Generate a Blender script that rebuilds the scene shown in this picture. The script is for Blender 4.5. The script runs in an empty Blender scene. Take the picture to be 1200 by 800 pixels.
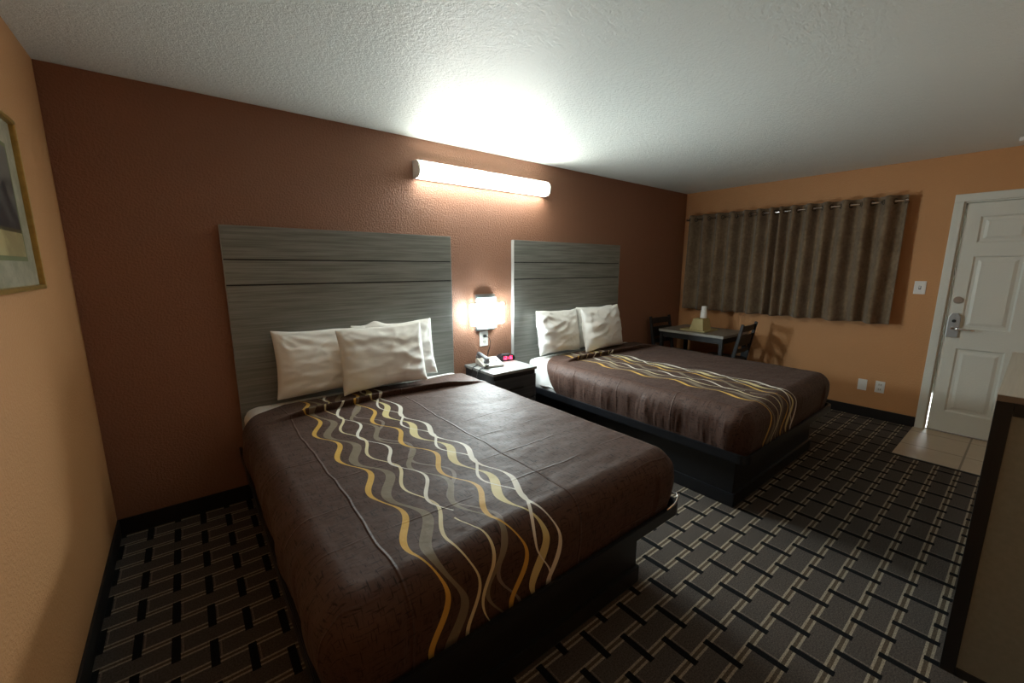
import bpy, bmesh, math, random
from mathutils import Vector, Matrix, noise
random.seed(7)
PI = math.pi
C = bpy.context.scene.collection
SC = bpy.context.scene
L, H, YF = 5.746, 2.44, -3.66          # room length, height, front wall

# ------------------------------------------------------------------ materials
class NT:
    def __init__(s, name):
        s.m = bpy.data.materials.new(name); s.m.use_nodes = True
        s.t = s.m.node_tree; s.n = s.t.nodes; s.b = s.n['Principled BSDF']
    def new(s, k): return s.n.new(k)
    def link(s, a, b): s.t.links.new(a, b)
    def put(s, v, sock):
        if isinstance(v, (int, float)): sock.default_value = v
        elif isinstance(v, tuple): sock.default_value = v
        else: s.link(v, sock)
    def math(s, op, a, b=0.0, c=None):
        n = s.new('ShaderNodeMath'); n.operation = op
        s.put(a, n.inputs[0]); s.put(b, n.inputs[1])
        if c is not None: s.put(c, n.inputs[2])
        return n.outputs[0]
    def mix(s, f, a, b):
        n = s.new('ShaderNodeMix'); n.data_type = 'RGBA'
        s.put(f, n.inputs[0]); s.put(a, n.inputs[6]); s.put(b, n.inputs[7])
        return n.outputs[2]
    def coord(s, which='Object', scale=(1, 1, 1)):
        tc = s.new('ShaderNodeTexCoord'); mp = s.new('ShaderNodeMapping')
        s.link(tc.outputs[which], mp.inputs[0]); mp.inputs['Scale'].default_value = scale
        return mp.outputs[0]
    def noise(s, vec, scale, detail=2, rough=.5):
        n = s.new('ShaderNodeTexNoise'); s.link(vec, n.inputs['Vector'])
        n.inputs['Scale'].default_value = scale; n.inputs['Detail'].default_value = detail
        n.inputs['Roughness'].default_value = rough
        return n.outputs['Fac']
    def ramp(s, f, a, b, lo=0.0, hi=1.0):
        n = s.new('ShaderNodeMapRange'); s.put(f, n.inputs[0])
        n.inputs[1].default_value = a; n.inputs[2].default_value = b
        n.inputs[3].default_value = lo; n.inputs[4].default_value = hi
        n.clamp = True; n.interpolation_type = 'SMOOTHSTEP'
        return n.outputs[0]
    def bump(s, h, strength=.3, dist=.01, prev=None):
        n = s.new('ShaderNodeBump'); n.inputs['Strength'].default_value = strength
        n.inputs['Distance'].default_value = dist; s.link(h, n.inputs['Height'])
        if prev is not None: s.link(prev, n.inputs['Normal'])
        return n.outputs[0]
    def fin(s, col, rough=.6, normal=None, spec=.5, metal=0.0):
        s.put(col, s.b.inputs['Base Color']); s.put(rough, s.b.inputs['Roughness'])
        s.b.inputs['Specular IOR Level'].default_value = spec; s.b.inputs['Metallic'].default_value = metal
        if normal is not None: s.link(normal, s.b.inputs['Normal'])
        return s.m

def rgb(r, g, b): return (r, g, b, 1.0)

def plain(name, col, rough=.5, spec=.5, metal=0.0, grain=0.0):
    t = NT(name)
    v = t.coord('Object'); n = t.noise(v, 60, 3)
    dark = tuple(c * (1 - grain) for c in col)
    c = t.mix(n, rgb(*dark), rgb(*col))
    return t.fin(c, rough, None, spec, metal)

def textured_wall(name, col, scale=55, strength=.5, rough=.55, spec=.35):
    t = NT(name); v = t.coord('Object')
    a = t.noise(v, scale, 3, .55); b = t.noise(v, scale * 3.1, 2, .5)
    h = t.ramp(a, .42, .62); h2 = t.math('ADD', h, t.math('MULTIPLY', b, .35))
    n = t.bump(h2, strength, .004)
    big = t.noise(v, 1.3, 2)
    c = t.mix(big, rgb(*[x * .93 for x in col]), rgb(*[min(1, x * 1.05) for x in col]))
    return t.fin(c, rough, n, spec)

def ceiling_mat():
    t = NT('ceiling_paint'); v = t.coord('Object')
    a = t.noise(v, 58, 4, .65); b = t.noise(v, 150, 2, .5)
    h = t.math('ADD', t.ramp(a, .40, .60), t.math('MULTIPLY', b, .4))
    n = t.bump(h, .45, .005)
    c = t.mix(t.noise(v, .9, 2), rgb(.78, .84, .82), rgb(.84, .90, .87))
    return t.fin(c, .42, n, .35)

def wood_mat(name, c1, c2, rough=.4, axis='x', spec=.5):
    t = NT(name)
    sc = {'x': (1.2, 30, 30), 'y': (30, 1.2, 30), 'z': (30, 30, 1.2)}[axis]
    v = t.coord('Object', sc)
    a = t.noise(v, 1.6, 6, .62); v2 = t.coord('Object', tuple(k * 2.6 if k > 2 else k for k in sc)); b = t.noise(v2, 2.2, 3, .6)
    f = t.ramp(t.math('ADD', t.math('MULTIPLY', a, .6), t.math('MULTIPLY', b, .4)), .32, .68)
    return t.fin(t.mix(f, rgb(*c1), rgb(*c2)), rough, t.bump(f, .05, .001), spec)

def cotton(name, col=(.88, .88, .85)):
    t = NT(name); v = t.coord('Object')
    w = t.noise(v, 6, 1, .4); vs = t.coord('Object', (5, 5, 13)); w2 = t.noise(vs, 1.3, 3, .5)
    h = t.math('ADD', t.ramp(w, .35, .65), t.math('MULTIPLY', w2, 1.2))
    n = t.bump(h, .18, .010)
    t.b.inputs['Sheen Weight'].default_value = .1
    return t.fin(rgb(*col), .8, n, .2)

def carpet():
    t = NT('carpet_weave'); tc = t.new('ShaderNodeTexCoord'); sp = t.new('ShaderNodeSeparateXYZ')
    t.link(tc.outputs['Object'], sp.inputs[0]); X, Y = sp.outputs[0], sp.outputs[1]
    nz = t.noise(tc.outputs['Object'], 170, 3, .7)
    P, Q = .1205, .226
    cx = t.math('MULTIPLY', t.math('SUBTRACT', X, 2.305), 1 / P)
    k = t.math('FLOOR', t.math('ADD', cx, .5))
    dx = t.math('MULTIPLY', t.math('ABSOLUTE', t.math('SUBTRACT', cx, k)), P)
    py = t.math('SUBTRACT', t.math('MULTIPLY', t.math('ADD', Y, 1.885), 1 / Q), t.math('MULTIPLY', k, .5))
    dy = t.math('MULTIPLY', t.math('ABSOLUTE', t.math('SUBTRACT', py, t.math('FLOOR', t.math('ADD', py, .5)))), Q)
    stroke = t.math('MULTIPLY', t.math('LESS_THAN', dx, .0145), t.math('LESS_THAN', dy, .0725))
    # cream pairs: short double bars bridging neighbouring strokes, staggered interval by interval
    ki = t.math('FLOOR', cx)
    par = t.math('SUBTRACT', t.math('MULTIPLY', t.math('FRACT', t.math('MULTIPLY', t.math('ADD', ki, 100), .5)), 4), 1)  # -1 / +1
    by = t.math('MULTIPLY', t.math('ADD', Y, 1.935), 2 / Q)
    bn = t.math('FLOOR', t.math('ADD', by, .5))
    par2 = t.math('SUBTRACT', t.math('MULTIPLY', t.math('FRACT', t.math('MULTIPLY', t.math('ADD', bn, 100), .5)), 4), 1)
    shift = t.math('MULTIPLY', t.math('MULTIPLY', par, par2), 0.0)
    dd = t.math('ABSOLUTE', t.math('ADD', t.math('MULTIPLY', t.math('SUBTRACT', by, bn), Q / 2), shift))
    line = t.math('LESS_THAN', t.math('ABSOLUTE', t.math('SUBTRACT', dd,   .0110)), .0045)
    mid = t.math('LESS_THAN', dd, .008)
    tint = t.noise(tc.outputs['Object'], 3.2, 2)
    sq = t.mix(tint, rgb(.075, .066, .059), rgb(.100, .085, .074))
    sdx = t.math('MULTIPLY', t.math('SUBTRACT', cx, k), P)
    faint = t.math('MULTIPLY', t.math('LESS_THAN', t.math('ABSOLUTE', t.math('SUBTRACT', sdx, .0215)), .003), t.math('LESS_THAN', dy, .055))
    sq = t.mix(faint, sq, rgb(.17, .14, .115))
    c = t.mix(mid, sq, rgb(.10, .078, .056))
    c = t.mix(line, c, rgb(.32, .28, .21))
    c = t.mix(stroke, c, rgb(.008, .009, .010))
    sp_ = t.mix(t.ramp(nz, .3, .7), rgb(.55, .55, .55), rgb(1.25, 1.25, 1.25))
    mul = t.new('ShaderNodeMix'); mul.data_type = 'RGBA'; mul.blend_type = 'MULTIPLY'; mul.inputs[0].default_value = 1
    t.link(c, mul.inputs[6]); t.link(sp_, mul.inputs[7])
    return t.fin(mul.outputs[2], .95, t.bump(nz, .5, .003), .1)

def tile_mat():
    t = NT('floor_tile_glaze'); tc = t.new('ShaderNodeTexCoord'); sp = t.new('ShaderNodeSeparateXYZ')
    t.link(tc.outputs['Object'], sp.inputs[0])
    def grout(s, o, p, w):
        f = t.math('MULTIPLY', t.math('SUBTRACT', s, o), 1 / p)
        d = t.math('MULTIPLY', t.math('ABSOLUTE', t.math('SUBTRACT', f, t.math('FLOOR', t.math('ADD', f, .5)))), p)
        return t.math('LESS_THAN', d, w)
    g = t.math('MAXIMUM', grout(sp.outputs[0], 5.60, .43, .005), grout(sp.outputs[1], -2.84, .45, .006))
    n = t.noise(tc.outputs['Object'], 7, 4)
    c = t.mix(n, rgb(.42, .34, .24), rgb(.52, .43, .31))
    return t.fin(t.mix(g, c, rgb(.20, .15, .10)), .4, t.bump(n, .1, .002), .5)

def bedspread():
    t = NT('brown_bedspread_weave'); uv = t.new('ShaderNodeUVMap'); uv.uv_map = 'UVMap'
    sp = t.new('ShaderNodeSeparateXYZ'); t.link(uv.outputs[0], sp.inputs[0]); U, V = sp.outputs[0], sp.outputs[1]
    # slubby cross-hatch
    def sc(v):
        mp = t.new('ShaderNodeMapping'); t.link(uv.outputs[0], mp.inputs[0]); mp.inputs['Scale'].default_value = v; return mp.outputs[0]
    a = t.noise(sc((22, 160, 1)), 1, 3, .6); b = t.noise(sc((160, 22, 1)), 1, 3, .6)
    hatch = t.math('MAXIMUM', t.ramp(a, .54, .68), t.ramp(b, .54, .68))
    base = t.mix(hatch, rgb(.074, .038, .027), rgb(.021, .011, .008))
    def strand(c0, A, v0, w0, w1, col, prev, vmin=-1, vmax=9, wob=0.0):
        ph = t.math('MULTIPLY', t.math('SUBTRACT', V, v0), 2 * PI / .365)
        c = t.math('ADD', t.math('MULTIPLY', t.math('COSINE', ph), A), c0)
        c = t.math('ADD', c, t.math('MULTIPLY', t.math('SINE', t.math('MULTIPLY', V, 5.3)), .012))
        if wob: c = t.math('ADD', c, t.math('MULTIPLY', t.math('SINE', t.math('MULTIPLY', V, 9.1)), wob))
        w = t.math('ADD', t.math('MULTIPLY', t.math('SINE', ph), w1), w0)
        m = t.math('LESS_THAN', t.math('ABSOLUTE', t.math('SUBTRACT', U, c)), w)
        if vmin > 0 or vmax < 5:
            m = t.math('MULTIPLY', m, t.math('MULTIPLY', t.math('GREATER_THAN', V, vmin), t.math('LESS_THAN', V, vmax)))
        return t.mix(m, prev, rgb(*col))
    gold = (.66, .41, .085); taupe = (.21, .175, .12); cream = (.70, .63, .40); white = (.80, .78, .70); lime = (.68, .60, .30); grey = (.22, .18, .15)
    o = -1.39
    c = base
    c = strand(.965 + o, .036, 1.09, .0150, .0085, taupe, c)
    c = strand(1.165 + o, .045, 1.24, .0075, .003, grey, c, wob=.012)
    c = strand(1.14 + o, .040, .92, .009, .005, taupe, c, wob=-.014)
    c = strand(.912 + o, .031, 1.03, .0085, .0055, gold, c)
    c = strand(1.030 + o, .028, 1.06, .0055, .0025, cream, c)
    c = strand(1.078 + o, .034, 1.20, .0055, .0035, white, c, vmax=1.86)
    c = strand(1.095 + o, .026, 1.32, .005, .003, cream, c, vmin=1.90)
    c = strand(1.210 + o, .033, 1.04, .0080, .0050, gold, c)
    c = strand(1.300 + o, .030, 1.00, .0130, .0095, lime, c)
    c = strand(1.318 + o, .036, 1.19, .0050, .0022, white, c)
    c = strand(1.368 + o, .026, 1.05, .0085, .0055, white, c)
    # packing creases
    def cr(s, p, o_, w=.004):
        f = t.math('MULTIPLY', t.math('SUBTRACT', s, o_), 1 / p)
        d = t.math('MULTIPLY', t.math('ABSOLUTE', t.math('SUBTRACT', f, t.math('FLOOR', t.math('ADD', f, .5)))), p)
        return t.ramp(d, 0, w, 1, 0)
    Uw = t.math('ADD', U, t.math('MULTIPLY', t.noise(sc((2, 3, 1)), 1, 2), .05))
    Vw = t.math('ADD', V, t.math('MULTIPLY', t.noise(sc((3, 2, 1)), 1, 2), .05))
    cre = t.math('ADD', t.math('MULTIPLY', cr(Uw, .68, .13, .007), 1.2), t.math('MULTIPLY', cr(Vw, .225, .05, .006), t.ramp(t.noise(sc((1.7, 5, 1)), 1, 2), .45, .6)))
    big = t.noise(sc((3.5, 5, 1)), 1, 4, .6)
    n = t.bump(cre, .55, .006); n = t.bump(big, .35, .03, n); n = t.bump(hatch, .12, .001, n)
    t.b.inputs['Sheen Weight'].default_value = .04
    return t.fin(c, t.math('ADD', t.math('MULTIPLY', hatch, .12), .60), n, .25)

def curtain_mat():
    t = NT('curtain_microsuede'); v = t.coord('Object'); a = t.noise(v, 35, 4, .6); b = t.noise(v, 6, 3)
    f = t.math('ADD', t.math('MULTIPLY', a, .6), t.math('MULTIPLY', b, .4))
    c = t.mix(t.ramp(f, .35, .65), rgb(.150, .102, .060), rgb(.235, .168, .105))
    t.b.inputs['Sheen Weight'].default_value = .3
    return t.fin(c, .85, t.bump(a, .2, .004), .15)

def emit(name, col, strength, base=(.9, .9, .9)):
    t = NT(name); v = t.coord('Object'); n = t.noise(v, 4, 1)
    c = t.mix(n, rgb(*col), rgb(*[min(1, k * 1.02) for k in col]))
    t.link(c, t.b.inputs['Emission Color']); t.b.inputs['Emission Strength'].default_value = strength
    return t.fin(rgb(*base), .4)

def marble_mat():
    t = NT('picture_mat_board'); v = t.coord('Object')
    f = t.ramp(t.noise(v, 14, 5, .65), .35, .65)
    return t.fin(t.mix(f, rgb(.26, .25, .17), rgb(.40, .38, .28)), .35, None, .5)

def art_mat():
    t = NT('picture_print'); tc = t.new('ShaderNodeTexCoord'); sp = t.new('ShaderNodeSeparateXYZ')
    t.link(tc.outputs['Object'], sp.inputs[0]); Z = sp.outputs[2]; Yc = sp.outputs[1]
    f = t.ramp(t.noise(tc.outputs['Object'], 9, 4, .6), .4, .62)
    dark = t.mix(f, rgb(.018, .018, .02), rgb(.06, .06, .055))
    blob = t.ramp(t.noise(tc.outputs['Object'], 5, 2), .52, .66)
    dark = t.mix(blob, dark, rgb(.13, .12, .10))
    low = t.mix(f, rgb(.28, .22, .10), rgb(.42, .36, .17))
    c = t.mix(t.math('LESS_THAN', Z, -.095), dark, low)
    c = t.mix(t.math('LESS_THAN', t.math('ABSOLUTE', t.math('SUBTRACT', Z, -.095)), .006), c, rgb(.06, .05, .02))
    return t.fin(c, .4)

M = {}
def setup_mats():
    M['brown'] = textured_wall('brown_wall_paint', (.305, .150, .093), 82, .55, .50, .4)
    M['orange'] = textured_wall('tan_orange_wall_paint', (.56, .29, .125), 82, .30, .55, .35)
    M['ceil'] = ceiling_mat(); M['carpet'] = carpet(); M['tile'] = tile_mat()
    M['black'] = plain('black_vinyl', (.012, .011, .011), .5, .4)
    M['hb'] = wood_mat('grey_woodgrain_laminate', (.135, .140, .125), (.285, .290, .268), .42, 'x')
    M['hbtop'] = wood_mat('pale_grey_laminate', (.20, .205, .20), (.32, .325, .31), .35, 'x')
    M['dtop'] = wood_mat('grey_dresser_laminate', (.46, .46, .41), (.54, .54, .48), .45, 'x')
    M['edge'] = plain('sconce_lit_edge_band', (.34, .34, .33), .45)  # paler than the panels: sconce light on the board edge put into the colour
    M['groove'] = plain('black_groove_strip', (.006, .006, .006), .5)
    M['dark'] = wood_mat('black_woodgrain', (.012, .013, .015), (.026, .027, .030), .38, 'x')
    M['darkfront'] = wood_mat('charcoal_drawer_laminate', (.035, .036, .040), (.075, .075, .080), .38, 'x')
    M['base'] = plain('black_bed_base', (.010, .011, .014), .33, .5)
    M['steel'] = plain('brushed_steel', (.42, .45, .47), .4, .5, .45)
    M['nickel'] = plain('satin_nickel', (.45, .44, .42), .35, .5, 1.0, .1)
    M['chrome'] = plain('chrome', (.85, .85, .86), .12, .5, 1.0)
    M['bronze'] = plain('dark_grommet_metal', (.05, .045, .04), .3, .5, 1.0)
    M['cotton'] = cotton('white_cotton'); M['sheet'] = cotton('white_sheet_cotton', (.82, .82, .80))
    M['spread'] = bedspread(); M['curtain'] = curtain_mat()
    M['door'] = textured_wall('door_white_paint', (.70, .72, .66), 90, .12, .4, .5)
    M['plate'] = plain('white_plastic', (.80, .80, .78), .35)
    M['slot'] = plain('dark_slot', (.03, .03, .03), .6)
    M['gold'] = plain('gilded_frame', (.62, .40, .12), .35, .5, .7, .45)
    M['matb'] = marble_mat(); M['art'] = art_mat(); M['greenband'] = plain('green_mat_line', (.16, .18, .08), .5)
    M['tube'] = emit('lit_fluorescent_lens', (.97, 1.0, .90), 6.3)
    M['cap'] = plain('white_lamp_housing', (.72, .70, .64), .4)
    M['shade'] = emit('lit_sconce_shade', (.86, .98, 1.0), 26.0)
    M['glass'] = emit('lit_inner_glass', (.55, .85, .95), 1.1, (.5, .65, .7))
    M['phone'] = plain('cream_phone_plastic', (.62, .60, .54), .35); M['cord'] = plain('black_rubber_cord', (.015, .015, .016), .5)
    M['handset'] = plain('grey_phone_plastic', (.15, .16, .175), .3)
    M['clock'] = plain('black_glossy_plastic', (.02, .02, .024), .2); M['led'] = emit('red_led_digits', (1, .02, .06), 3.5, (.4, .02, .02))
    M['frame'] = plain('dark_metal', (.012, .012, .013), .5); M['ttop'] = wood_mat('grey_table_laminate', (.15, .135, .11), (.23, .21, .175), .35, 'y')
    M['tedge'] = plain('table_edge_band', (.34, .33, .30), .4)
    M['caddy'] = plain('olive_gold_card', (.56, .49, .24), .5, .4, 0, .15); M['paper'] = plain('white_paper', (.85, .85, .83), .6)
    M['dpanel'] = plain('taupe_side_panel', (.27, .275, .235), .55, .3, 0, .25); M['dframe'] = plain('black_side_frame', (.010, .0095, .009), .5)
    M['dlip'] = plain('brown_top_edge', (.18, .14, .10), .5)
    M['amber'] = plain('red_lamp_strip', (.7, .10, .05), .4)
setup_mats()

# ------------------------------------------------------------------ mesh helpers
def box(bm, x0, x1, y0, y1, z0, z1, bev=0.0, seg=2, mi=0):
    b2 = bmesh.new(); r = bmesh.ops.create_cube(b2, size=1)
    for v in b2.verts:
        v.co = Vector(((x0 + x1) / 2 + v.co.x * (x1 - x0), (y0 + y1) / 2 + v.co.y * (y1 - y0), (z0 + z1) / 2 + v.co.z * (z1 - z0)))
    if bev > 0: bmesh.ops.bevel(b2, geom=b2.edges[:], offset=bev, segments=seg, profile=.6, affect='EDGES')
    for f in b2.faces: f.material_index = mi
    me = bpy.data.meshes.new('t'); b2.to_mesh(me); b2.free(); bm.from_mesh(me); bpy.data.meshes.remove(me)

def tube(bm, pts, r, n=10, caps=True):
    pts = [Vector(p) for p in pts]; rings = []
    for i, p in enumerate(pts):
        d = (pts[min(i + 1, len(pts) - 1)] - pts[max(i - 1, 0)]).normalized()
        u = d.cross(Vector((0, 0, 1)));
        if u.length < .05: u = d.cross(Vector((1, 0, 0)))
        u.normalize(); w = d.cross(u); rr = r[i] if isinstance(r, (list, tuple)) else r
        rings.append([bm.verts.new(p + (u * math.cos(2 * PI * k / n) + w * math.sin(2 * PI * k / n)) * rr) for k in range(n)])
    for a, b in zip(rings, rings[1:]):
        for k in range(n): bm.faces.new((a[k], a[(k + 1) % n], b[(k + 1) % n], b[k])).smooth = True
    if caps: bm.faces.new(rings[0]); bm.faces.new(rings[-1][::-1])

def prism(bm, poly, axis, a, b, bev=0.0, seg=2):
    """extrude polygon (list of 2D) along axis from a to b. axis x: (y,z); y: (x,z); z: (x,y)"""
    b2 = bmesh.new()
    def P(p, t): return {'x': (t, p[0], p[1]), 'y': (p[0], t, p[1]), 'z': (p[0], p[1], t)}[axis]
    A = [b2.verts.new(P(p, a)) for p in poly]; B = [b2.verts.new(P(p, b)) for p in poly]
    b2.faces.new(A); b2.faces.new(B[::-1]); n = len(poly)
    for i in range(n): b2.faces.new((A[i], B[i], B[(i + 1) % n], A[(i + 1) % n]))
    bmesh.ops.recalc_face_normals(b2, faces=b2.faces[:])
    if bev > 0: bmesh.ops.bevel(b2, geom=b2.edges[:], offset=bev, segments=seg, profile=.6, affect='EDGES')
    me = bpy.data.meshes.new('t'); b2.to_mesh(me); b2.free(); bm.from_mesh(me); bpy.data.meshes.remove(me)

def lathe(bm, prof, cx, cy, n=24):
    rings = [[bm.verts.new((cx + r * math.cos(2 * PI * k / n), cy + r * math.sin(2 * PI * k / n), z)) for k in range(n)] for r, z in prof]
    for a, b in zip(rings, rings[1:]):
        for k in range(n): bm.faces.new((a[k], a[(k + 1) % n], b[(k + 1) % n], b[k])).smooth = True
    bm.faces.new(rings[0][::-1]); bm.faces.new(rings[-1])

def cyl(bm, c, r, h, axis='x', n=24, bev=0.0):
    b2 = bmesh.new(); bmesh.ops.create_cone(b2, cap_ends=True, segments=n, radius1=r, radius2=r, depth=h)
    if bev > 0:
        bmesh.ops.bevel(b2, geom=[e for e in b2.edges if abs(e.verts[0].co.z - e.verts[1].co.z) < 1e-6], offset=bev, segments=2, affect='EDGES')
    R = {'x': Matrix.Rotation(PI / 2, 4, 'Y'), 'y': Matrix.Rotation(PI / 2, 4, 'X'), 'z': Matrix.Identity(4)}[axis]
    bmesh.ops.transform(b2, matrix=Matrix.Translation(c) @ R, verts=b2.verts)
    me = bpy.data.meshes.new('t'); b2.to_mesh(me); b2.free(); bm.from_mesh(me); bpy.data.meshes.remove(me)

def obj(name, bm, mat, parent=None, smooth=False, recalc=True, fix=None):
    if recalc: bmesh.ops.recalc_face_normals(bm, faces=bm.faces[:])
    me = bpy.data.meshes.new(name); bm.to_mesh(me); bm.free()
    for m in (mat if isinstance(mat, (list, tuple)) else [mat]): me.materials.append(m)
    if smooth:
        for p in me.polygons: p.use_smooth = True
    o = bpy.data.objects.new(name, me); C.objects.link(o)
    if parent is not None:
        o.parent = parent
        o.matrix_parent_inverse = Matrix.Identity(4)
        pl = Vector((0, 0, 0)); q = parent
        while q is not None: pl += q.location; q = q.parent
        # geometry is given in world metres: shift so that it lands there
        me.transform(Matrix.Translation(-pl))
    return o

def tag(o, label=None, cat=None, group=None, kind=None):
    if label: o['label'] = label
    if cat: o['category'] = cat
    if group: o['group'] = group
    if kind: o['kind'] = kind
    return o

def thing(name, label, cat, loc, group=None):
    o = bpy.data.objects.new(name, None); C.objects.link(o); o.location = loc; o.empty_display_size = .1
    return tag(o, label, cat, group)

def B(): return bmesh.new()
def boxes(name, mat, parent, lst, bev=.003, **kw):
    b = B()
    for q in lst: box(b, *q, bev=bev)
    return obj(name, b, mat, parent, **kw)

def struct(name, lst, mat, bev=0.0, parent=None):
    o = boxes(name, mat, parent, lst, bev)
    if parent is None: o['kind'] = 'structure'
    return o

# ------------------------------------------------------------------ room
DY0, DY1, DZ = -2.530, -3.455, 2.045       # door opening
struct('floor', [(-.1, L + .15, YF - .1, .1, -.1, 0)], M['carpet'])
tl = struct('floor_tile', [(4.83, L + .14, YF, -2.462, 0.0, .006)], M['tile'], .001)
struct('trim_1', [(4.812, 4.832, YF, -2.455, 0.0, .008)], M['black'], .002)['label'] = 'dark edging strip between carpet and entry tile'
struct('ceiling', [(-.1, L + .12, YF - .1, .1, H, H + .1)], M['ceil'])
struct('wall_back', [(-.1, L + .12, 0, .1, 0, H)], M['brown'])
struct('wall_left', [(-.1, 0, YF - .1, 0, 0, H)], M['orange'])
struct('wall_front', [(0, L + .12, YF - .1, YF, 0, H)], M['orange'])
struct('wall_right', [(L, L + .12, DY0, 0, 0, H), (L, L + .12, YF, DY1, 0, H), (L, L + .12, DY1, DY0, DZ, H)], M['orange'])
struct('baseboard_back', [(0, L, -.010, 0, 0, .10)], M['black'], .002)
struct('baseboard_left', [(0, .010, YF, -.01, 0, .10)], M['black'], .002)
struct('baseboard_right', [(L - .010, L, -2.468, -.01, .0, .10)], M['black'], .002)
struct('baseboard_front', [(.01, 4.8, YF, YF + .01, 0, .10)], M['black'], .002)

# door
door = bpy.data.objects.new('door_1', None); C.objects.link(door); door.location = (L, -2.99, 0); door['kind'] = 'structure'
door['label'] = 'white six panel entry door with lever lock'
boxes('door_casing', M['door'], door, [(L - .016, L, DY0, -2.470, .006, DZ), (L - .016, L, -3.515, DY1, .006, DZ), (L - .016, L, -3.515, -2.470, DZ, 2.108)], .004)
boxes('door_jamb', M['door'], door, [(L, L + .12, DY0 - .012, DY0, .006, DZ), (L, L + .12, DY1, DY1 + .012, .006, DZ), (L, L + .12, DY1, DY0, DZ - .012, DZ)], .002)
boxes('door_stop', M['door'], door, [(L + .062, L + .080, DY0 - .030, DY0 - .010, .34, DZ - .01), (L + .062, L + .080, DY1 + .01, DY1 + .03, .006, DZ - .01), (L + .062, L + .080, DY1, DY0, DZ - .03, DZ - .01)], .001)
boxes('threshold', M['nickel'], door, [(L + .012, L + .12, DY1, DY0, .006, .016)], .002)
def door_slab():
    b = B(); x0, x1 = L + .018, L + .060; ya, yb, za, zb = DY0 - .019, DY1 + .015, .018, DZ - .015
    cols = [(-2.640, -2.925), (-3.060, -3.345)]; rows = [(.205, .790), (.965, 1.590), (1.700, 1.920)]
    ys = sorted([ya, yb] + [c for k in cols for c in k], reverse=True); zs = sorted([za, zb] + [r for k in rows for r in k])
    def v(x, y, z): return b.verts.new((x, y, z))
    for i in range(len(ys) - 1):
        for j in range(len(zs) - 1):
            y0, y1, z0, z1 = ys[i], ys[i + 1], zs[j], zs[j + 1]
            if (i % 2 == 1) and (j % 2 == 1):
                loops = []
                for ins, dx in ((0, 0), (.012, .011), (.030, .011), (.052, .002)):
                    loops.append([v(x0 + dx, y0 - ins, z0 + ins), v(x0 + dx, y1 + ins, z0 + ins), v(x0 + dx, y1 + ins, z1 - ins), v(x0 + dx, y0 - ins, z1 - ins)])
                for a, c in zip(loops, loops[1:]):
                    for k in range(4): b.faces.new((a[k], a[(k + 1) % 4], c[(k + 1) % 4], c[k]))
                b.faces.new(loops[-1])
            else: b.faces.new((v(x0, y0, z0), v(x0, y1, z0), v(x0, y1, z1), v(x0, y0, z1)))
    bmesh.ops.remove_doubles(b, verts=b.verts[:], dist=1e-5)
    A = [v(x0, ya, za), v(x0, yb, za), v(x0, yb, zb), v(x0, ya, zb)]; D = [v(x1, ya, za), v(x1, yb, za), v(x1, yb, zb), v(x1, ya, zb)]
    for k in range(4): b.faces.new((A[k], A[(k + 1) % 4], D[(k + 1) % 4], D[k]))
    b.faces.new(D); bmesh.ops.remove_doubles(b, verts=b.verts[:], dist=1e-5)
    return obj('door_slab', b, M['door'], door)
door_slab()
xf = L + .018
b = B(); prism(b, [(-2.562, .885), (-2.634, .885), (-2.637, 1.06), (-2.618, 1.098), (-2.578, 1.098), (-2.559, 1.06)], 'x', xf - .022, xf, .004)
lp = obj('lock_plate', b, M['steel'], door)
b = B(); cyl(b, (xf - .028, -2.598, .965), .013, .03, 'x', 20, .002)
tube(b, [(xf - .046, -2.592, .965), (xf - .050, -2.64, .964), (xf - .050, -2.70, .960), (xf - .046, -2.735, .957)], [.011, .010, .008, .007], 10)
obj('lever_handle', b, M['chrome'], lp)
b = B(); cyl(b, (xf - .026, -2.598, 1.030), .013, .012, 'x', 20, .002); obj('thumb_turn', b, M['slot'], lp)
b = B(); cyl(b, (xf - .006, -2.598, 1.213), .030, .016, 'x', 28, .003); obj('deadbolt_plate', b, M['nickel'], door)

# ceiling anchor near the door
b = B(); box(b, 5.40, 5.50, -2.90, -2.78, H - .028, H, bev=.008, seg=3)
tag(obj('smoke_detector', b, M['plate']), 'small white fitting on the ceiling above the door', 'ceiling fitting')

# wall plates
def wall_plate_x(y, z, w, h, label, cat, kind):
    t = thing({'switch': 'light_switch', 'blank': 'wall_plate', 'outlet': 'wall_outlet'}[kind], label, cat, (L, y, z))
    boxes('cover_plate', M['plate'], t, [(L - .007, L, y - w / 2, y + w / 2, z - h / 2, z + h / 2)], .003)
    if kind == 'switch':
        b = B(); box(b, L - .016, L - .004, y - .005, y + .005, z - .008, z + .014, bev=.002); obj('toggle', b, M['plate'], t)
        b = B(); box(b, L - .0078, L - .0068, y - .008, y + .008, z - .016, z + .016); obj('toggle_slot', b, M['slot'], t)
    if kind == 'outlet':
        for dz in (-.024, .024):
            s = boxes('socket', M['cap'], t, [(L - .0095, L - .006, y - .017, y + .017, z + dz - .015, z + dz + .015)], .003)
            boxes('slot', M['slot'], s, [(L - .0100, L - .0090, y - .009, y - .006, z + dz - .006, z + dz + .008), (L - .0100, L - .0090, y + .006, y + .009, z + dz - .006, z + dz + .008)], 0)
    return t
wall_plate_x(-2.345, 1.312, .080, .118, 'white toggle switch plate on the orange wall between curtain and door', 'light switch', 'switch')
wall_plate_x(-2.046, .325, .072, .112, 'blank white cover plate low on the orange wall, farther from the door', 'wall plate', 'blank')
wall_plate_x(-2.182, .328, .072, .116, 'white double outlet low on the orange wall, nearer the door', 'outlet', 'outlet')

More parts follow.
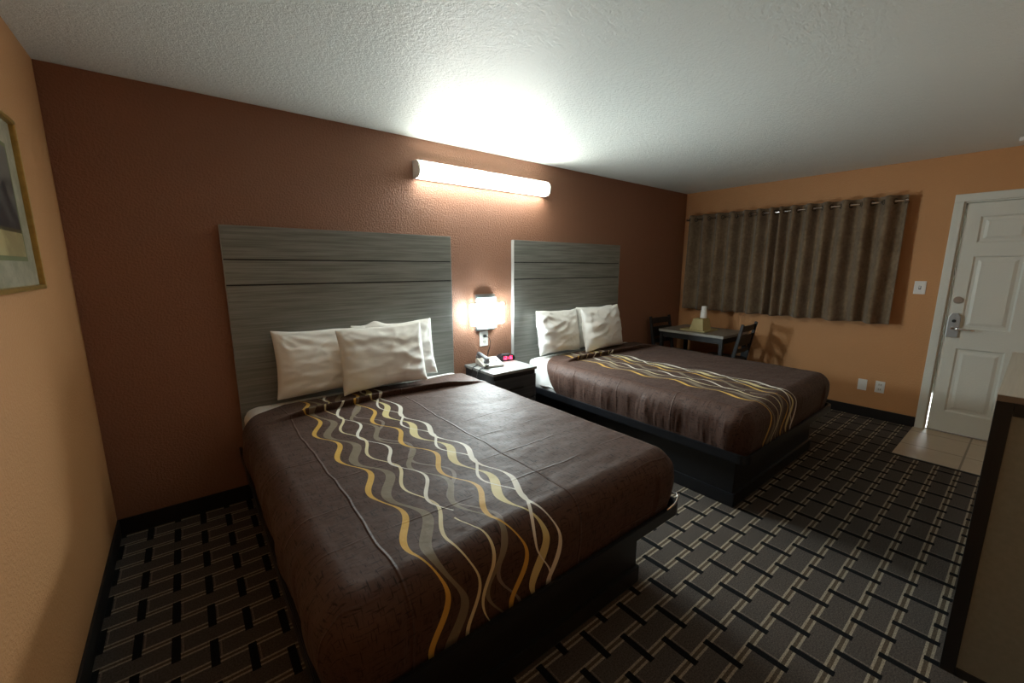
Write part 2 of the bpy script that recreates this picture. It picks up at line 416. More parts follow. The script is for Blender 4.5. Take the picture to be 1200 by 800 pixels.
t = thing('wall_outlet', 'white outlet under the lit sconce with a black plug in it', 'outlet', (2.495, 0, .87))
boxes('cover_plate', M['plate'], t, [(2.452, 2.540, -.007, 0, .800, .935)], .003)
for dz in (-.028, .028):
    s = boxes('socket', M['cap'], t, [(2.478, 2.514, -.0095, -.006, .868 + dz - .016, .868 + dz + .016)], .003)
    boxes('slot', M['slot'], s, [(2.487, 2.490, -.0100, -.009, .868 + dz - .006, .868 + dz + .008), (2.501, 2.504, -.0100, -.009, .868 + dz - .006, .868 + dz + .008)], 0)
t = thing('power_cord', 'dark cord running from the sconce outlet down behind the telephone', 'cord', (2.50, -.02, .89))
b = B(); box(b, 2.485, 2.510, -.035, -.010, .880, .905, bev=.005); obj('plug', b, M['cord'], t)
b = B(); tube(b, [(2.500, -.034, .890), (2.522, -.050, .880), (2.537, -.050, .84), (2.535, -.040, .79), (2.520, -.032, .74), (2.510, -.028, .68), (2.505, -.025, .664)], .0032, 8); obj('cable', b, M['cord'], t)

# ------------------------------------------------------------------ headboards
def headboard(x0, label):
    w, z1 = 1.529, 1.739
    t = thing('headboard', label, 'headboard', (x0 + w / 2, -.02, .0), 'grey panelled headboards')
    boxes('backing_board', M['groove'], t, [(x0 + .003, x0 + w - .003, -.030, -.002, .12, z1 - .003)], .0)
    for a, c in ((.12, 1.384), (1.392, 1.536), (1.544, z1)):
        boxes('panel', M['hb'], t, [(x0 + .003, x0 + w - .003, -.042, -.026, a, c)], .0015)
    for s in (0, 1):
        xa = x0 if s == 0 else x0 + w - .003
        e = boxes('edge_band', M['edge'], t, [(xa, xa + .003, -.042, -.002, .12, z1)], 0)
        e['label'] = 'edge strip with sconce light painted into its colour'
headboard(.632, 'grey woodgrain headboard behind the bed nearest the picture')
headboard(2.810, 'grey woodgrain headboard behind the bed nearest the window')

# ------------------------------------------------------------------ cloth drape
def arc(d, r, flare=0.0):
    if d <= r * PI / 2: return r * math.sin(d / r), r * (1 - math.cos(d / r))
    e = d - r * PI / 2
    return r + flare * e, r + e

def drape(name, mat, cx, x_half, y0, y1, ztop, r, dl, dr, df, dh, top_fn=None, side_fn=None, nx=150, ny=190, flare=.04, thick=.0, parent=None, headcut=None):
    """cloth over a block: x in cx+-x_half, y from y0 (head) to y1 (foot); drops dl,dr,df,dh"""
    b = B(); uvl = b.loops.layers.uv.new('UVMap')
    ix = x_half - r; s0, s1 = -ix - dl, ix + dr; Lc = (y0 - y1) - r; t0 = (-dh if dh > 0 else 0); t1 = Lc + df
    hd = r if dh > 0 else 0
    g = []
    for j in range(ny + 1):
        t = t0 + (t1 - t0) * j / ny; row = []
        for i in range(nx + 1):
            s = s0 + (s1 - s0) * i / nx
            tt = t
            if headcut: tt = t + headcut(s) * max(0, 1 - t / .5)
            os_ = max(0, abs(s) - ix); ot = max(0, tt - Lc) if tt > hd else (max(0, hd - tt) if dh > 0 else 0)
            sg = 1 if s > 0 else -1; tg = 1 if tt > Lc else -1
            p = 6; d = (os_ ** p + ot ** p) ** (1 / p) if (os_ or ot) else 0
            n2 = math.hypot(os_, ot) or 1
            h, dz = arc(d, r, flare)
            x = cx + max(-ix, min(ix, s)) + sg * h * os_ / n2
            y = y0 - (max(hd, min(Lc, tt)) if dh > 0 else min(Lc, tt)) - tg * h * ot / n2
            z = ztop - dz
            P = Vector((x, y, z))
            nrm = Vector((sg * os_ / n2, -tg * ot / n2, 0)) * min(1, d / r) + Vector((0, 0, max(0, 1 - d / r)))
            if side_fn: P += nrm.normalized() * side_fn(s, tt, d, x, y, z)
            if top_fn: P += top_fn(s, tt, d)
            v = b.verts.new(P); row.append((v, (s, tt - y0)))
        g.append(row)
    for j in range(ny):
        for i in range(nx):
            q = (g[j][i], g[j][i + 1], g[j + 1][i + 1], g[j + 1][i]); f = b.faces.new([k[0] for k in q]); f.smooth = True
            for lp_, k in zip(f.loops, q): lp_[uvl].uv = k[1]
    o = obj(name, b, mat, parent)
    if thick:
        m = o.modifiers.new('thickness', 'SOLIDIFY'); m.thickness = thick; m.offset = 1
    return o

def fnoise(x, y, z, s): return noise.noise(Vector((x * s, y * s, z * s)))

# ------------------------------------------------------------------ beds
def bed(cx, mark, ins_l, ins_r, dl, seed, corner):
    xl, xr = cx - .765, cx + .765; yh, yfoot = -.046, -2.060
    tb = thing('platform_bed', 'black box bed platform under the bed ' + mark, 'bed', (cx, -1.05, 0), 'black bed platforms')
    bl, br = xl + ins_l, xr - ins_r
    b = B(); box(b, bl, br, -2.005, -.10, .012, .335, bev=.004); obj('plinth', b, M['base'], tb)
    b = B(); box(b, bl - .010, br + .010, -2.020, -.10, .0, .090, bev=.008); obj('toe_moulding', b, M['base'], tb)
    b = B(); box(b, xl - .005, xr + .005, -2.055, -.06, .335, .352, bev=.003); obj('deck', b, M['base'], tb)
    # rail around the deck with rounded foot corners
    def rr(off, z0, z1):
        b_ = B(); path = []
        R = .055; X0, X1, Y1 = xl - off, xr + off, -2.070 - off
        path.append((X0, -.08))
        for k in range(7): a = PI + k * PI / 12; path.append((X0 + R + R * math.cos(a), Y1 + R + R * math.sin(a)))
        for k in range(7): a = 1.5 * PI + k * PI / 12; path.append((X1 - R + R * math.cos(a), Y1 + R + R * math.sin(a)))
        path.append((X1, -.08)); t_ = .016; n = len(path); inn = []
        for k in range(n):
            p = Vector(path[max(k - 1, 0)]); q = Vector(path[min(k + 1, n - 1)]); d = (q - p).normalized()
            inn.append((path[k][0] - d.y * t_, path[k][1] + d.x * t_))
        vs = [[b_.verts.new((x, y, z)) for x, y in l] for l, z in ((path, z0), (path, z1), (inn, z1), (inn, z0))]
        for k in range(n - 1):
            for a in range(4): b_.faces.new((vs[a][k], vs[a][k + 1], vs[(a + 1) % 4][k + 1], vs[(a + 1) % 4][k]))
        b_.faces.new([v[0] for v in vs]); b_.faces.new([v[-1] for v in vs])
        bmesh.ops.recalc_face_normals(b_, faces=b_.faces[:])
        bmesh.ops.bevel(b_, geom=[e for e in b_.edges if len(e.link_faces) == 2 and e.calc_face_angle(0) > .8], offset=.003, segments=2, affect='EDGES')
        return b_
    obj('side_rail', rr(.036, .338, .396), M['base'], tb)
    if corner:
        b = B(); pts = []
        for k in range(9):
            a = -PI / 2 + k * PI / 16 * 1.0; pts.append((xr - .035 + .075 * math.cos(a), -2.045 + .060 * math.sin(a), .405 + .022 * math.sin(k * PI / 8)))
        tube(b, [(xr - .09, -2.100, .392)] + pts + [(xr + .040, -1.98, .392)], .006, 8)
        o = obj('mattress_retainer', b, M['chrome'], tb); o['label'] = 'bare chrome corner bracket'
    # mattress
    b = B(); box(b, xl + .012, xr - .012, yfoot + .012, yh - .004, .347, .632, bev=.07, seg=5)
    tag(obj('mattress', b, M['sheet'], smooth=True), 'thick mattress hidden by white sheet on the bed ' + mark, 'mattress', 'mattresses')
    def sfs(s, t, d, x, y, z): return (.007 * fnoise(x, y, z, 9 + seed) * min(1, d / .1)) + (.010 * math.sin(y * 30 + seed) * max(0, min(1, (d - .1) / .15)) * max(0, min(1, (y + .55) / .15)))
    sh = drape('bed_sheet', M['sheet'], cx, .762, yh, yfoot, .641, .085, .27, .27, .25, .20, None, sfs, 100, 120, .02)
    tag(sh, 'white sheet showing at the pillow end of the bed ' + mark, 'sheet', 'white bed sheets')
    # bedspread
    y_head = -.215; ZT = .652
    def top(s, t, d):
        v = Vector((0, 0, 0)); k = max(0, 1 - d / .22)
        x = cx + s; yr = -.505 + .018 * math.sin(s * 4 + seed) - .05 * max(0, s) ** 1.5
        q = (y_head - t) - yr       # >0 head side of the ridge
        taper = max(0, min(1, (s + .70) / .22)) * max(0, min(1, (.78 - s) / .35))
        if -.02 < q < .11: pass
        if 0 <= q < .11: v.z += .046 * taper * k * (1 - q / .11) ** 1.5
        if -.035 < q < 0: v.z += .046 * taper * k * (1 + q / .035); v.y += .055 * taper * k * (-q / .035)
        elif -.14 < q <= -.035: v.y += .055 * taper * k * (1 - (-q - .035) / .105)
        v.z += .006 * fnoise(x, t, seed, 3.2) * k + .0022 * fnoise(x, t * 1.4, seed, 11) * k
        return v
    def side(s, t, d, x, y, z):
        low = math.sin(PI * max(0, min(1, (d - .08) / .27))); a = 0
        if abs(s) > .6: a = .006 + .007 * math.sin(y * 13 + seed * 2) + .004 * math.sin(y * 33 + seed) + .009 * max(0, noise.noise(Vector((y * 16, z * 3, seed)))) + .008 * max(0, noise.noise(Vector((y * 38, z * 7, seed))) - .15)
        else: a = .006 * math.sin(x * 9 + seed) + .006 * fnoise(x, y, z, 6)
        return .012 * math.sin(min(1, d / .3) * PI) + a * low
    def hc(s):
        return .16 * max(0, (abs(s) - .55) / .25) if s < 0 else .04 * max(0, (abs(s) - .6) / .2)
    sp_ = drape('bedspread', M['spread'], cx, .778, y_head, -2.072, ZT, .090, dl, .335, .335, 0, top, side, 190, 340, .0, .004, None, hc)
    tag(sp_, 'brown bedspread with wavy gold and cream ribbons on the bed ' + mark, 'bedspread', 'brown ribbon patterned bedspreads')

N1, N2 = 'nearest the picture', 'nearest the window'
bed(1.398, N1, .165, .165, .345, 1.3, True)
bed(3.715, N2, .060, .090, .335, 4.1, False)

# ------------------------------------------------------------------ pillows
def pillow(label, c, w, h, T, lean, turn, roll, seed, group, lump=0):
    b = B(); n = 40; m = 30
    def P(u, v, sd):
        # corners poke out, edges bow in
        ex = 1 - .055 * (1 - v * v) * u * u * 1.0; ez = 1 - .075 * (1 - u * u) * v * v
        x = u * w / 2 * ex; z = v * h / 2 * ez
        prof = max(0, (1 - abs(u) ** 2.6)) ** .55 * max(0, (1 - abs(v) ** 2.4)) ** .55
        y = sd * T / 2 * prof
        sag = -.18 * v * (1 - u * u) * T * .5 * sd
        rd = lambda q: max(0, 1 - abs(q) * 5) ** 1.5
        wr = .011 * rd(noise.noise(Vector((x * 3.2, z * 7.5 - x * 1.6, seed)))) + .006 * rd(noise.noise(Vector((x * 6 + z * 3, z * 12, seed + 4)))) + .012 * fnoise(x * .6, z * 2.2, seed, 9) + .007 * noise.noise(Vector((x * 9 + z * 14, z * 24 - x * 6, seed)))
        # folds radiating from the top corners
        for cu in (-1, 1):
            dx_, dz_ = u - cu, v - 1; rr_ = math.hypot(dx_, dz_); an = math.atan2(dz_, dx_)
            wr += .007 * math.sin(an * 17 + seed) * max(0, 1 - rr_ / 1.1)
        y += (sag + sd * wr) * min(1, prof * 1.5)
        if lump: z += lump * math.exp(-((u + .42) ** 2) / .03) * max(0, v) ** 6
        z += .008 * fnoise(x, seed, 0, 8) * abs(v); x += .008 * fnoise(z, seed, 3, 8) * abs(u)
        return Vector((x, y, z))
    fr = [[b.verts.new(P(-1 + 2 * i / n, -1 + 2 * j / m, -1)) for i in range(n + 1)] for j in range(m + 1)]
    bk = [[fr[j][i] if i in (0, n) or j in (0, m) else b.verts.new(P(-1 + 2 * i / n, -1 + 2 * j / m, 1)) for i in range(n + 1)] for j in range(m + 1)]
    for g in (fr, bk):
        for j in range(m):
            for i in range(n): b.faces.new((g[j][i], g[j][i + 1], g[j + 1][i + 1], g[j + 1][i])).smooth = True
    o = obj('pillow', b, M['cotton'])
    md = o.modifiers.new('soft', 'SUBSURF'); md.levels = 1; md.render_levels = 1
    o.location = c; o.rotation_euler = (lean, roll, turn)
    return tag(o, label, 'pillow', group)
G1, G2 = 'white pillows on the bed nearest the picture', 'white pillows on the bed nearest the window'
pillow('white pillow at the left against the headboard, bed nearest the picture', (1.125, -.140, .884), .62, .445, .16, -.17, .03, .02, 3.1, G1)
pillow('white pillow mostly hidden at the right, bed nearest the picture', (1.625, -.135, .886), .62, .445, .15, -.17, -.03, -.02, 5.7, G1, .035)
pillow('white pillow standing in front of the others, bed nearest the picture', (1.480, -.265, .888), .62, .445, .17, -.20, .02, -.02, 8.2, G1)
pillow('white pillow at the left against the headboard, bed nearest the window', (3.300, -.140, .875), .58, .44, .16, -.17, .02, .02, 11.4, G2)
pillow('white pillow peeking out behind, bed nearest the window', (3.880, -.120, .878), .58, .44, .14, -.15, -.02, 0, 14.9, G2)
pillow('white pillow standing in front of the others, bed nearest the window', (3.830, -.250, .875), .62, .46, .17, -.18, .03, -.02, 17.2, G2)

# ------------------------------------------------------------------ lamps
t = thing('wall_light', 'long lit fluorescent light on the brown wall above the nightstand', 'wall light', (2.53, 0, 2.2))
x0, x1 = 1.875, 3.195
boxes('back_plate', M['cap'], t, [(x0, x1, -.022, 0, 2.150, 2.272), (x0, x1, -.068, -.0, 2.264, 2.275)], .002)  # second box: opaque top lip added to shade the ceiling above the lens
prof = [(-.020, 2.150)] + [(-.020 - .085 * math.sin(a) ** .5, 2.150 + .118 * (1 - math.cos(a)) / 2) for a in [k * PI / 14 for k in range(1, 14)]] + [(-.020, 2.268)]
b = B(); prism(b, prof, 'x', x0 + .012, x1 - .012); obj('diffuser', b, M['tube'], t, True)
for xa, xb in ((x0, x0 + .012), (x1 - .012, x1)):
    pe = [(y - .003 if y < -.021 else y, 2.21 + (z - 2.21) * 1.04) for y, z in prof]
    b = B(); prism(b, pe, 'x', xa, xb); obj('end_cap', b, M['cap'], t)

t = thing('wall_sconce', 'lit square glass sconce on the brown wall between the headboards', 'wall sconce', (2.5, 0, 1.1))
boxes('back_plate', M['nickel'], t, [(2.395, 2.605, -.030, 0, .945, 1.265)], .003)
def curved(x0, x1, z0, z1, yb, bulge, name, mat):
    n = 14; pr = [(x0 + (x1 - x0) * k / n, yb - bulge * (1 - (2 * k / n - 1) ** 2)) for k in range(n + 1)]
    if bulge > .02: pr = [(x0, yb + .030)] + pr + [(x1, yb + .030)]
    inn = [(max(x0 + .006, min(x1 - .006, x)), y + .008) for x, y in pr[::-1]]
    if bulge > .02: inn[0] = (x1 - .006, yb + .030); inn[-1] = (x0 + .006, yb + .030)
    b = B(); prism(b, pr + inn, 'z', z0, z1); o = obj(name, b, [mat, M['paper']], t)
    for p in o.data.polygons:
        if p.normal.y > .3: p.material_index = 1      # back of the glass made unlit to cut the halo on the wall
    return o
curved(2.400, 2.600, .965, 1.235, -.050, .018, 'inner_glass', M['glass'])
curved(2.335, 2.665, 1.005, 1.185, -.078, .024, 'glass_shade', M['shade'])
for dx in (-.06, .06):
    b = B(); cyl(b, (2.5 + dx, -.045, 1.10), .008, .05, 'y', 12); obj('shade_post', b, M['nickel'], t)

# ------------------------------------------------------------------ nightstand, telephone, clock
t = thing('nightstand', 'dark nightstand with pale grey top between the two beds', 'nightstand', (2.515, -.225, 0))
xa, xb, ya, zt = 2.285, 2.745, -.445, .660
boxes('tabletop', M['hbtop'], t, [(xa, xb, ya, -.012, zt - .022, zt)], .002)
boxes('body', M['dark'], t, [(xa + .012, xa + .030, ya + .015, -.012, .0, zt - .022), (xb - .030, xb - .012, ya + .015, -.012, 0, zt - .022),
      (xa + .03, xb - .03, ya + .03, -.02, .05, .07), (xa + .03, xb - .03, -.03, -.02, .05, zt - .022), (xa + .03, xb - .03, ya + .03, -.02, .38, .395), (xa + .012, xb - .012, ya + .02, ya + .035, zt - .06, zt - .022)], .001)
dr = boxes('drawer', M['darkfront'], t, [(xa + .014, xb - .014, ya, ya + .018, .400, zt - .060)], .002)
boxes('drawer_pull', M['black'], dr, [(xa + .16, xb - .16, ya - .014, ya, .500, .514)], .003)
dd = boxes('door', M['darkfront'], t, [(xa + .014, xb - .014, ya, ya + .018, .06, .392)], .002)
boxes('door_pull', M['black'], dd, [(xa + .16, xb - .16, ya - .014, ya, .350, .364)], .003)

t = thing('telephone', 'cream desk telephone with corded handset on the nightstand', 'telephone', (2.44, -.15, .66))
R = Matrix.Translation((2.435, -.165, .660)) @ Matrix.Rotation(math.radians(-12), 4, 'Z')
def tf(b): bmesh.ops.transform(b, matrix=R, verts=b.verts); return b
b = B(); prism(b, [(-.10, .004), (.10, .004), (.10, .045), (.07, .060), (-.10, .022)], 'x', -.085, .100, .005, 2); obj('phone_body', tf(b), M['phone'], t)
b = B(); box(b, -.080, .095, -.095, .095, 0, .006, bev=.002); obj('phone_foot', tf(b), M['cord'], t)
b = B()
for r_ in range(4):
    for c_ in range(3): box(b, .010 + c_ * .022, .024 + c_ * .022, -.055 + r_ * .024, -.043 + r_ * .024, .030 + r_ * .0050, .0385 + r_ * .0050, bev=.001)
kp = obj('keypad', tf(b), M['handset'], t)
b = B(); box(b, .055, .090, -.099, -.094, .008, .016); obj('indicator', tf(b), M['amber'], t)
b = B(); tube(b, [(-.055, -.105, .060), (-.055, -.085, .078), (-.055, -.03, .088), (-.055, .04, .094), (-.055, .085, .090), (-.055, .105, .068)], [.017, .021, .015, .015, .021, .017], 12)
for yy, zz in ((-.088, .056), (.088, .066)): cyl(b, (-.055, yy, zz), .026, .030, 'z', 20, .005)
hs = obj('handset', tf(b), M['handset'], t, True)
b = B(); pts = []
p0 = Vector((-.06, -.10, .04))
ctrl = [Vector(p) for p in ((2.372, -.262, .690), (2.335, -.262, .672), (2.300, -.255, .672), (2.272, -.248, .650), (2.262, -.240, .60), (2.262, -.225, .55), (2.268, -.17, .50))]
for i in range(len(ctrl) - 1):
    for k in range(14):
        p = ctrl[i].lerp(ctrl[i + 1], k / 14); a = (i * 14 + k) * 1.4; pts.append(p + Vector((math.cos(a) * .0045, math.sin(a) * .0045, 0)) + Vector((0, 0, math.sin(a) * .003)))
tube(b, pts, .0035, 6); obj('handset_cord', b, M['cord'], t)
b = B(); tube(b, [(2.350, -.12, .668), (2.315, -.135, .664), (2.285, -.15, .664), (2.272, -.155, .645), (2.266, -.15, .60), (2.266, -.12, .50)], .004, 8); obj('line_cord', b, M['cord'], t)

t = thing('alarm_clock', 'small black alarm clock with red digits beside the telephone', 'alarm clock', (2.665, -.10, .66))
R2 = Matrix.Translation((2.668, -.105, .660)) @ Matrix.Rotation(math.radians(-8), 4, 'Z')
b = B(); prism(b, [(-.085, .022), (-.070, .002), (.070, .002), (.085, .022), (.070, .048), (.050, .058), (-.050, .058), (-.070, .048)], 'y', -.030, .045, .005, 2)
bmesh.ops.transform(b, matrix=R2, verts=b.verts); obj('clock_body', b, M['clock'], t)
SEG = {'1': 'bc', '2': 'abged', '6': 'afgedc', '5': 'afgcd'}
def digit(b, ch, ox, oz, w=.017, h=.029, th=.0028):
    yy = -.0325
    S = {'a': (0, w, h - th, h), 'd': (0, w, 0, th), 'g': (0, w, h / 2 - th / 2, h / 2 + th / 2), 'f': (0, th, h / 2, h), 'b': (w - th, w, h / 2, h), 'e': (0, th, 0, h / 2), 'c': (w - th, w, 0, h / 2)}
    for s in SEG[ch]:
        x0_, x1_, z0_, z1_ = S[s]; box(b, ox + x0_, ox + x1_, yy, yy + .003, oz + z0_, oz + z1_)
b = B()
for ch, ox in (('1', -.052), ('2', -.026), ('1', .004), ('6', .030)): digit(b, ch, ox, .016)
for dz in (.022, .034): box(b, .0015, .0045, -.0325, -.0295, dz, dz + .003)
bmesh.ops.transform(b, matrix=R2, verts=b.verts); obj('digits', b, M['led'], t)
b = B(); box(b, -.035, .035, .0, .02, .057, .062, bev=.002); bmesh.ops.transform(b, matrix=R2, verts=b.verts); obj('snooze_bar', b, M['handset'], t)

# ------------------------------------------------------------------ dining corner
t = thing('dining_table', 'small grey topped table with dark metal legs under the curtain', 'table', (5.31, -.565, 0))
tx0, tx1, ty0, ty1 = 5.000, 5.640, -.965, -.175
boxes('tabletop', M['ttop'], t, [(tx0 + .004, tx1 - .004, ty0 + .004, ty1 - .004, .725, .7505)], .001)
boxes('edge_band', M['tedge'], t, [(tx0, tx0 + .005, ty0, ty1, .722, .750), (tx1 - .005, tx1, ty0, ty1, .722, .750), (tx0, tx1, ty0, ty0 + .005, .722, .750), (tx0, tx1, ty1 - .005, ty1, .722, .750)], .001)
boxes('apron', M['frame'], t, [(tx0 + .02, tx0 + .035, ty0 + .03, ty1 - .03, .655, .724), (tx1 - .035, tx1 - .02, ty0 + .03, ty1 - .03, .655, .724),
      (tx0 + .03, tx1 - .03, ty0 + .02, ty0 + .035, .655, .724), (tx0 + .03, tx1 - .03, ty1 - .035, ty1 - .02, .655, .724)], .002)
for lx in (tx0 + .010, tx1 - .050):
    for ly in (ty0 + .010, ty1 - .050): boxes('leg', M['frame'], t, [(lx, lx + .04, ly, ly + .04, 0, .724)], .003)

def make_chair(label):
    """chair facing +y, seat centre at origin"""
    t = thing('dining_chair', label, 'chair', (0, 0, 0), 'dark ladder back chairs at the small table')
    b = B(); box(b, -.205, .205, -.20, .20, .435, .470, bev=.014, seg=3); obj('seat', b, M['frame'], t)
    for s in (-1, 1):
        x = s * .195
        b = B(); prism(b, [(-.205, 0), (-.245, 0), (-.215, .45), (-.290, .885), (-.262, .892), (-.175, .45)], 'x', x - .013, x + .013, .003); obj('back_post', b, M['frame'], t)
        b = B(); prism(b, [(.165, .44), (.195, .44), (.215, 0), (.190, 0)], 'x', x - .013, x + .013, .003); obj('leg', b, M['frame'], t)
        boxes('side_stretcher', M['frame'], t, [(x - .008, x + .008, -.215, .195, .20, .225)], .002)
    for z0, z1 in ((.800, .868), (.640, .760), (.560, .605)):
        b = B(); ymid = -.272 + (.87 - (z0 + z1) / 2) * .172; n = 8
        pts = [(-.19 + .38 * k / n, ymid - .018 * (1 - (2 * k / n - 1) ** 2)) for k in range(n + 1)]
        prism(b, pts + [(x, y + .014) for x, y in pts[::-1]], 'z', z0, z1)
        for v in b.verts: v.co.y += -(v.co.z - (z0 + z1) / 2) * .172
        obj('back_slat', b, M['frame'], t)
    return t
def copy_tree(o, parent=None):
    c = o.copy(); C.objects.link(c); c.parent = parent
    for ch in list(o.children): copy_tree(ch, c)
    return c
ch = make_chair('dark ladder back chair at the table end nearer the door')
ch.location = (5.285, -.825, 0); ch.rotation_euler.z = math.radians(3)
ch2 = copy_tree(ch); ch2['label'] = 'dark ladder back chair in the corner behind the table'
ch2.location = (5.170, -.345, 0); ch2.rotation_euler.z = PI + math.radians(-2)

b = B(); box(b, 5.10, 5.42, -.705, -.395, .7515, .760, bev=.003)
for a in ((5.10, 5.42, -.705, -.699), (5.10, 5.42, -.401, -.395), (5.10, 5.106, -.705, -.395), (5.414, 5.42, -.705, -.395)): box(b, *a, .755, .767, bev=.002)
tag(obj('tray', b, M['caddy']), 'shallow gold tray on the small table', 'tray')
t = thing('cup_caddy', 'olive gold tapered box standing on the tray', 'cup caddy', (5.25, -.58, .760))
b = B(); c0 = [(-.10, -.085), (.10, -.085), (.10, .085), (-.10, .085)]
lo = [b.verts.new((5.25 + x, -.57 + y, .761)) for x, y in c0]; hi = [b.verts.new((5.25 + x * .78, -.575 + y * .70, .895)) for x, y in c0]
b.faces.new(lo); b.faces.new(hi)
for k in range(4): b.faces.new((lo[k], lo[(k + 1) % 4], hi[(k + 1) % 4], hi[k]))
bmesh.ops.recalc_face_normals(b, faces=b.faces[:]); bmesh.ops.bevel(b, geom=b.edges[:], offset=.004, segments=2, affect='EDGES')
obj('caddy_body', b, M['caddy'], t)
b = B(); lathe(b, [(.040, .8955), (.040, .899), (.036, .900)], 5.25, -.60, 24); obj('cup_ring', b, M['gold'], t)
t = thing('cup_stack', 'stack of white paper cups on top of the gold box', 'cups', (5.25, -.60, .90))
pr_ = [(.028, .901)]
for k in range(4): pr_ += [(.0385 - .0006 * k, .905 + k * .016), (.0375 - .0006 * k, .918 + k * .016)]
pr_ += [(.034, .975), (.0285, 1.040), (.026, 1.043)]
b = B(); lathe(b, pr_, 5.25, -.60, 28); obj('cup', b, M['paper'], t)

# ------------------------------------------------------------------ curtains
t = thing('curtain_rod', 'thin silver curtain rod above the brown curtains', 'curtain rod', (5.655, -1.15, 2.09))
ROD_X, ROD_Z = 5.648, 2.092
b = B(); tube(b, [(ROD_X, -.085, ROD_Z), (ROD_X, -2.178, ROD_Z)], .0085, 12); obj('rod', b, M['chrome'], t)
for yy in (-.085, -2.178):
    b = B(); cyl(b, (ROD_X, yy, ROD_Z), .014, .02, 'y', 16, .003); obj('finial', b, M['chrome'], t)
for yy in (-.098, -2.160):
    b = B(); tube(b, [(ROD_X, yy, ROD_Z - .004), (L - .004, yy, ROD_Z - .004)], .006, 8); cyl(b, (L - .003, yy, ROD_Z - .004), .02, .006, 'x', 16); obj('bracket', b, M['chrome'], t)
def curtain(y0, y1, npl, label, seed, comp=0.0):
    t = thing('curtain', label, 'curtain', (ROD_X, (y0 + y1) / 2, 2.15), 'brown grommet curtains')
    b = B(); n = 220; m = 40; zt, zb = 2.142, .962; A = .044
    def warp(f): return f ** (1 + comp) if comp >= 0 else 1 - (1 - f) ** (1 - comp)
    for_g = []
    def pt(f, g):
        ph = f * npl * 2 * PI + PI * .0
        low = g
        a = A * (1 + .15 * low) ; yy = y0 + (y1 - y0) * warp(f)
        yy += .012 * low * math.sin(f * 19 + seed) ; x = ROD_X - a * math.sin(ph + .25 * low * math.sin(f * 11 + seed)) + .010 * low * fnoise(f * 9, g * 2, seed, 1)
        x += .004 * fnoise(f * 30, g * 6, seed, 1) * low
        z = zt + (zb - zt) * g + (.006 * math.sin(ph * .5 + seed) * g) + .004 * abs(math.sin(ph)) * (1 - g)
        return Vector((x, yy, z))
    G = [[b.verts.new(pt(i / n, j / m)) for i in range(n + 1)] for j in range(m + 1)]
    for j in range(m):
        for i in range(n): b.faces.new((G[j][i], G[j][i + 1], G[j + 1][i + 1], G[j + 1][i])).smooth = True
    # bottom hem: a thicker band
    o = obj('curtain_panel', b, M['curtain'], t); md = o.modifiers.new('thickness', 'SOLIDIFY'); md.thickness = .003; md.offset = 0
    for k in range(npl * 2 + 1):
        f = k / (npl * 2)
        if f < .01 or f > .99: f = min(max(f, .012), .988)
        p = pt(f, .042); q = pt(min(1, f + .004), .042); d = (q - p); d.z = 0; d.normalize(); nrm = Vector((0, 0, 1)).cross(d)
        b = B(); r0 = .022
        ring = [p + (d * math.cos(a) + Vector((0, 0, 1)) * math.sin(a)) * r0 for a in [2 * PI * i / 20 for i in range(21)]]
        ring = [Vector((r.x, r.y, r.z - p.z + ROD_Z)) for r in ring]
        tube(b, ring, .0045, 6, False); obj('grommet', b, M['bronze'], t)
curtain(-.115, -1.155, 7, 'left brown curtain panel, the one hanging nearer the room corner', 1.2, -.18)
curtain(-1.150, -2.185, 7, 'right brown curtain panel, the one hanging nearer the door', 3.4, .15)

# ------------------------------------------------------------------ picture
t = thing('framed_picture', 'gold framed picture with marbled mat on the left orange wall', 'picture', (0, -1.12, 1.71))
py0, py1, pz0, pz1 = -1.56, -.682, 1.415, 2.005
fw = .016
def fr(n, x0, x1, a, ins, mat, w):
    boxes(n, mat, t, [(x0, x1, py0 + ins, py0 + ins + w, pz0 + ins, pz1 - ins), (x0, x1, py1 - ins - w, py1 - ins, pz0 + ins, pz1 - ins), (x0, x1, py0 + ins, py1 - ins, pz0 + ins, pz0 + ins + w), (x0, x1, py0 + ins, py1 - ins, pz1 - ins - w, pz1 - ins)], a)
fr('picture_frame', 0.002, .030, .005, 0, M['gold'], .016)
boxes('mat_board', M['matb'], t, [(.004, .014, py0 + .01, py1 - .01, pz0 + .01, pz1 - .01)], 0)
boxes('mat_line', M['greenband'], t, [(.012, .0155, py0 + .110, py1 - .110, pz0 + .100, pz1 - .100)], 0)
boxes('print', M['art'], t, [(.013, .0165, py0 + .125, py1 - .125, pz0 + .115, pz1 - .115)], 0)

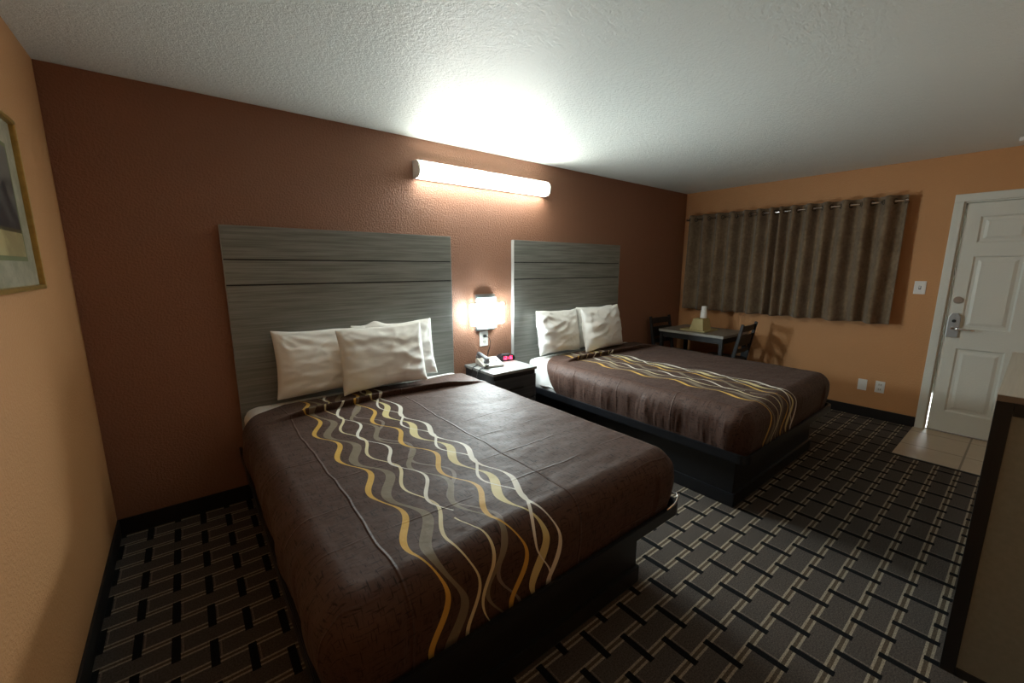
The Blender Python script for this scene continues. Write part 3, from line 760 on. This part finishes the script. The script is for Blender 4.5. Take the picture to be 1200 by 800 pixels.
# ------------------------------------------------------------------ dresser (end facing the beds)
t = thing('dresser', 'tall dark edged cabinet with grey top along the near right side', 'dresser', (3.1, -3.32, 0))
dx0, dx1, dy0, dy1, dz = 2.530, 3.660, -2.985, -3.655, 1.078
boxes('cabinet_top', M['dtop'], t, [(dx0 + .002, dx1, dy1, dy0, dz - .0015, dz)], 0)
o = boxes('top_edge', M['dlip'], t, [(dx0, dx1, dy1, dy0, dz - .022, dz - .0015)], .001)
boxes('side_frame', M['dframe'], t, [(dx0, dx0 + .02, dy0 - .040, dy0, 0, dz - .0225), (dx0, dx0 + .02, dy1, dy1 + .040, 0, dz - .0225), (dx0, dx0 + .02, dy1 + .0405, dy0 - .0405, dz - .066, dz - .0225), (dx0, dx0 + .02, dy1 + .0405, dy0 - .0405, 0, .035)], .002)
boxes('side_panel', M['dpanel'], t, [(dx0 + .005, dx0 + .014, dy1 + .03, dy0 - .03, .03, dz - .05)], 0)
boxes('body', M['dframe'], t, [(dx0 + .0145, dx1 - .0, dy1, dy0 - .02, .0, dz - .022)], .002)
for k in range(3):
    for j in range(2):
        xa_ = dx0 + .025 + j * .55; d_ = boxes('drawer', M['darkfront'], t, [(xa_, xa_ + .535, dy0 - .02, dy0 - .002, .06 + k * .33, .375 + k * .33)], .002)
        boxes('finger_groove', M['black'], d_, [(xa_ + .19, xa_ + .345, dy0 - .004, dy0 - .0015, .345 + k * .33, .365 + k * .33)], .0)

# ------------------------------------------------------------------ camera, world
cam = bpy.data.cameras.new('camera'); co = bpy.data.objects.new('camera', cam); C.objects.link(co); SC.camera = co
co.location = (.4391, -3.0204, 1.4935); cam.sensor_width = 36; cam.lens = 483.2 / 1200 * 36; cam.clip_start = .02
co.rotation_euler = (PI / 2 - .1774, 0, -.6678)
w = bpy.data.worlds.new('world'); SC.world = w; w.use_nodes = True
w.node_tree.nodes['Background'].inputs[0].default_value = (.9, .95, 1, 1); w.node_tree.nodes['Background'].inputs[1].default_value = 3.0
vs = SC.view_settings; vs.view_transform = 'Standard'; vs.look = 'None'; vs.gamma = 1; vs.use_curve_mapping = False; vs.exposure = 2.6
SC.cycles.max_bounces = 10; SC.cycles.diffuse_bounces = 7; SC.cycles.sample_clamp_indirect = 6
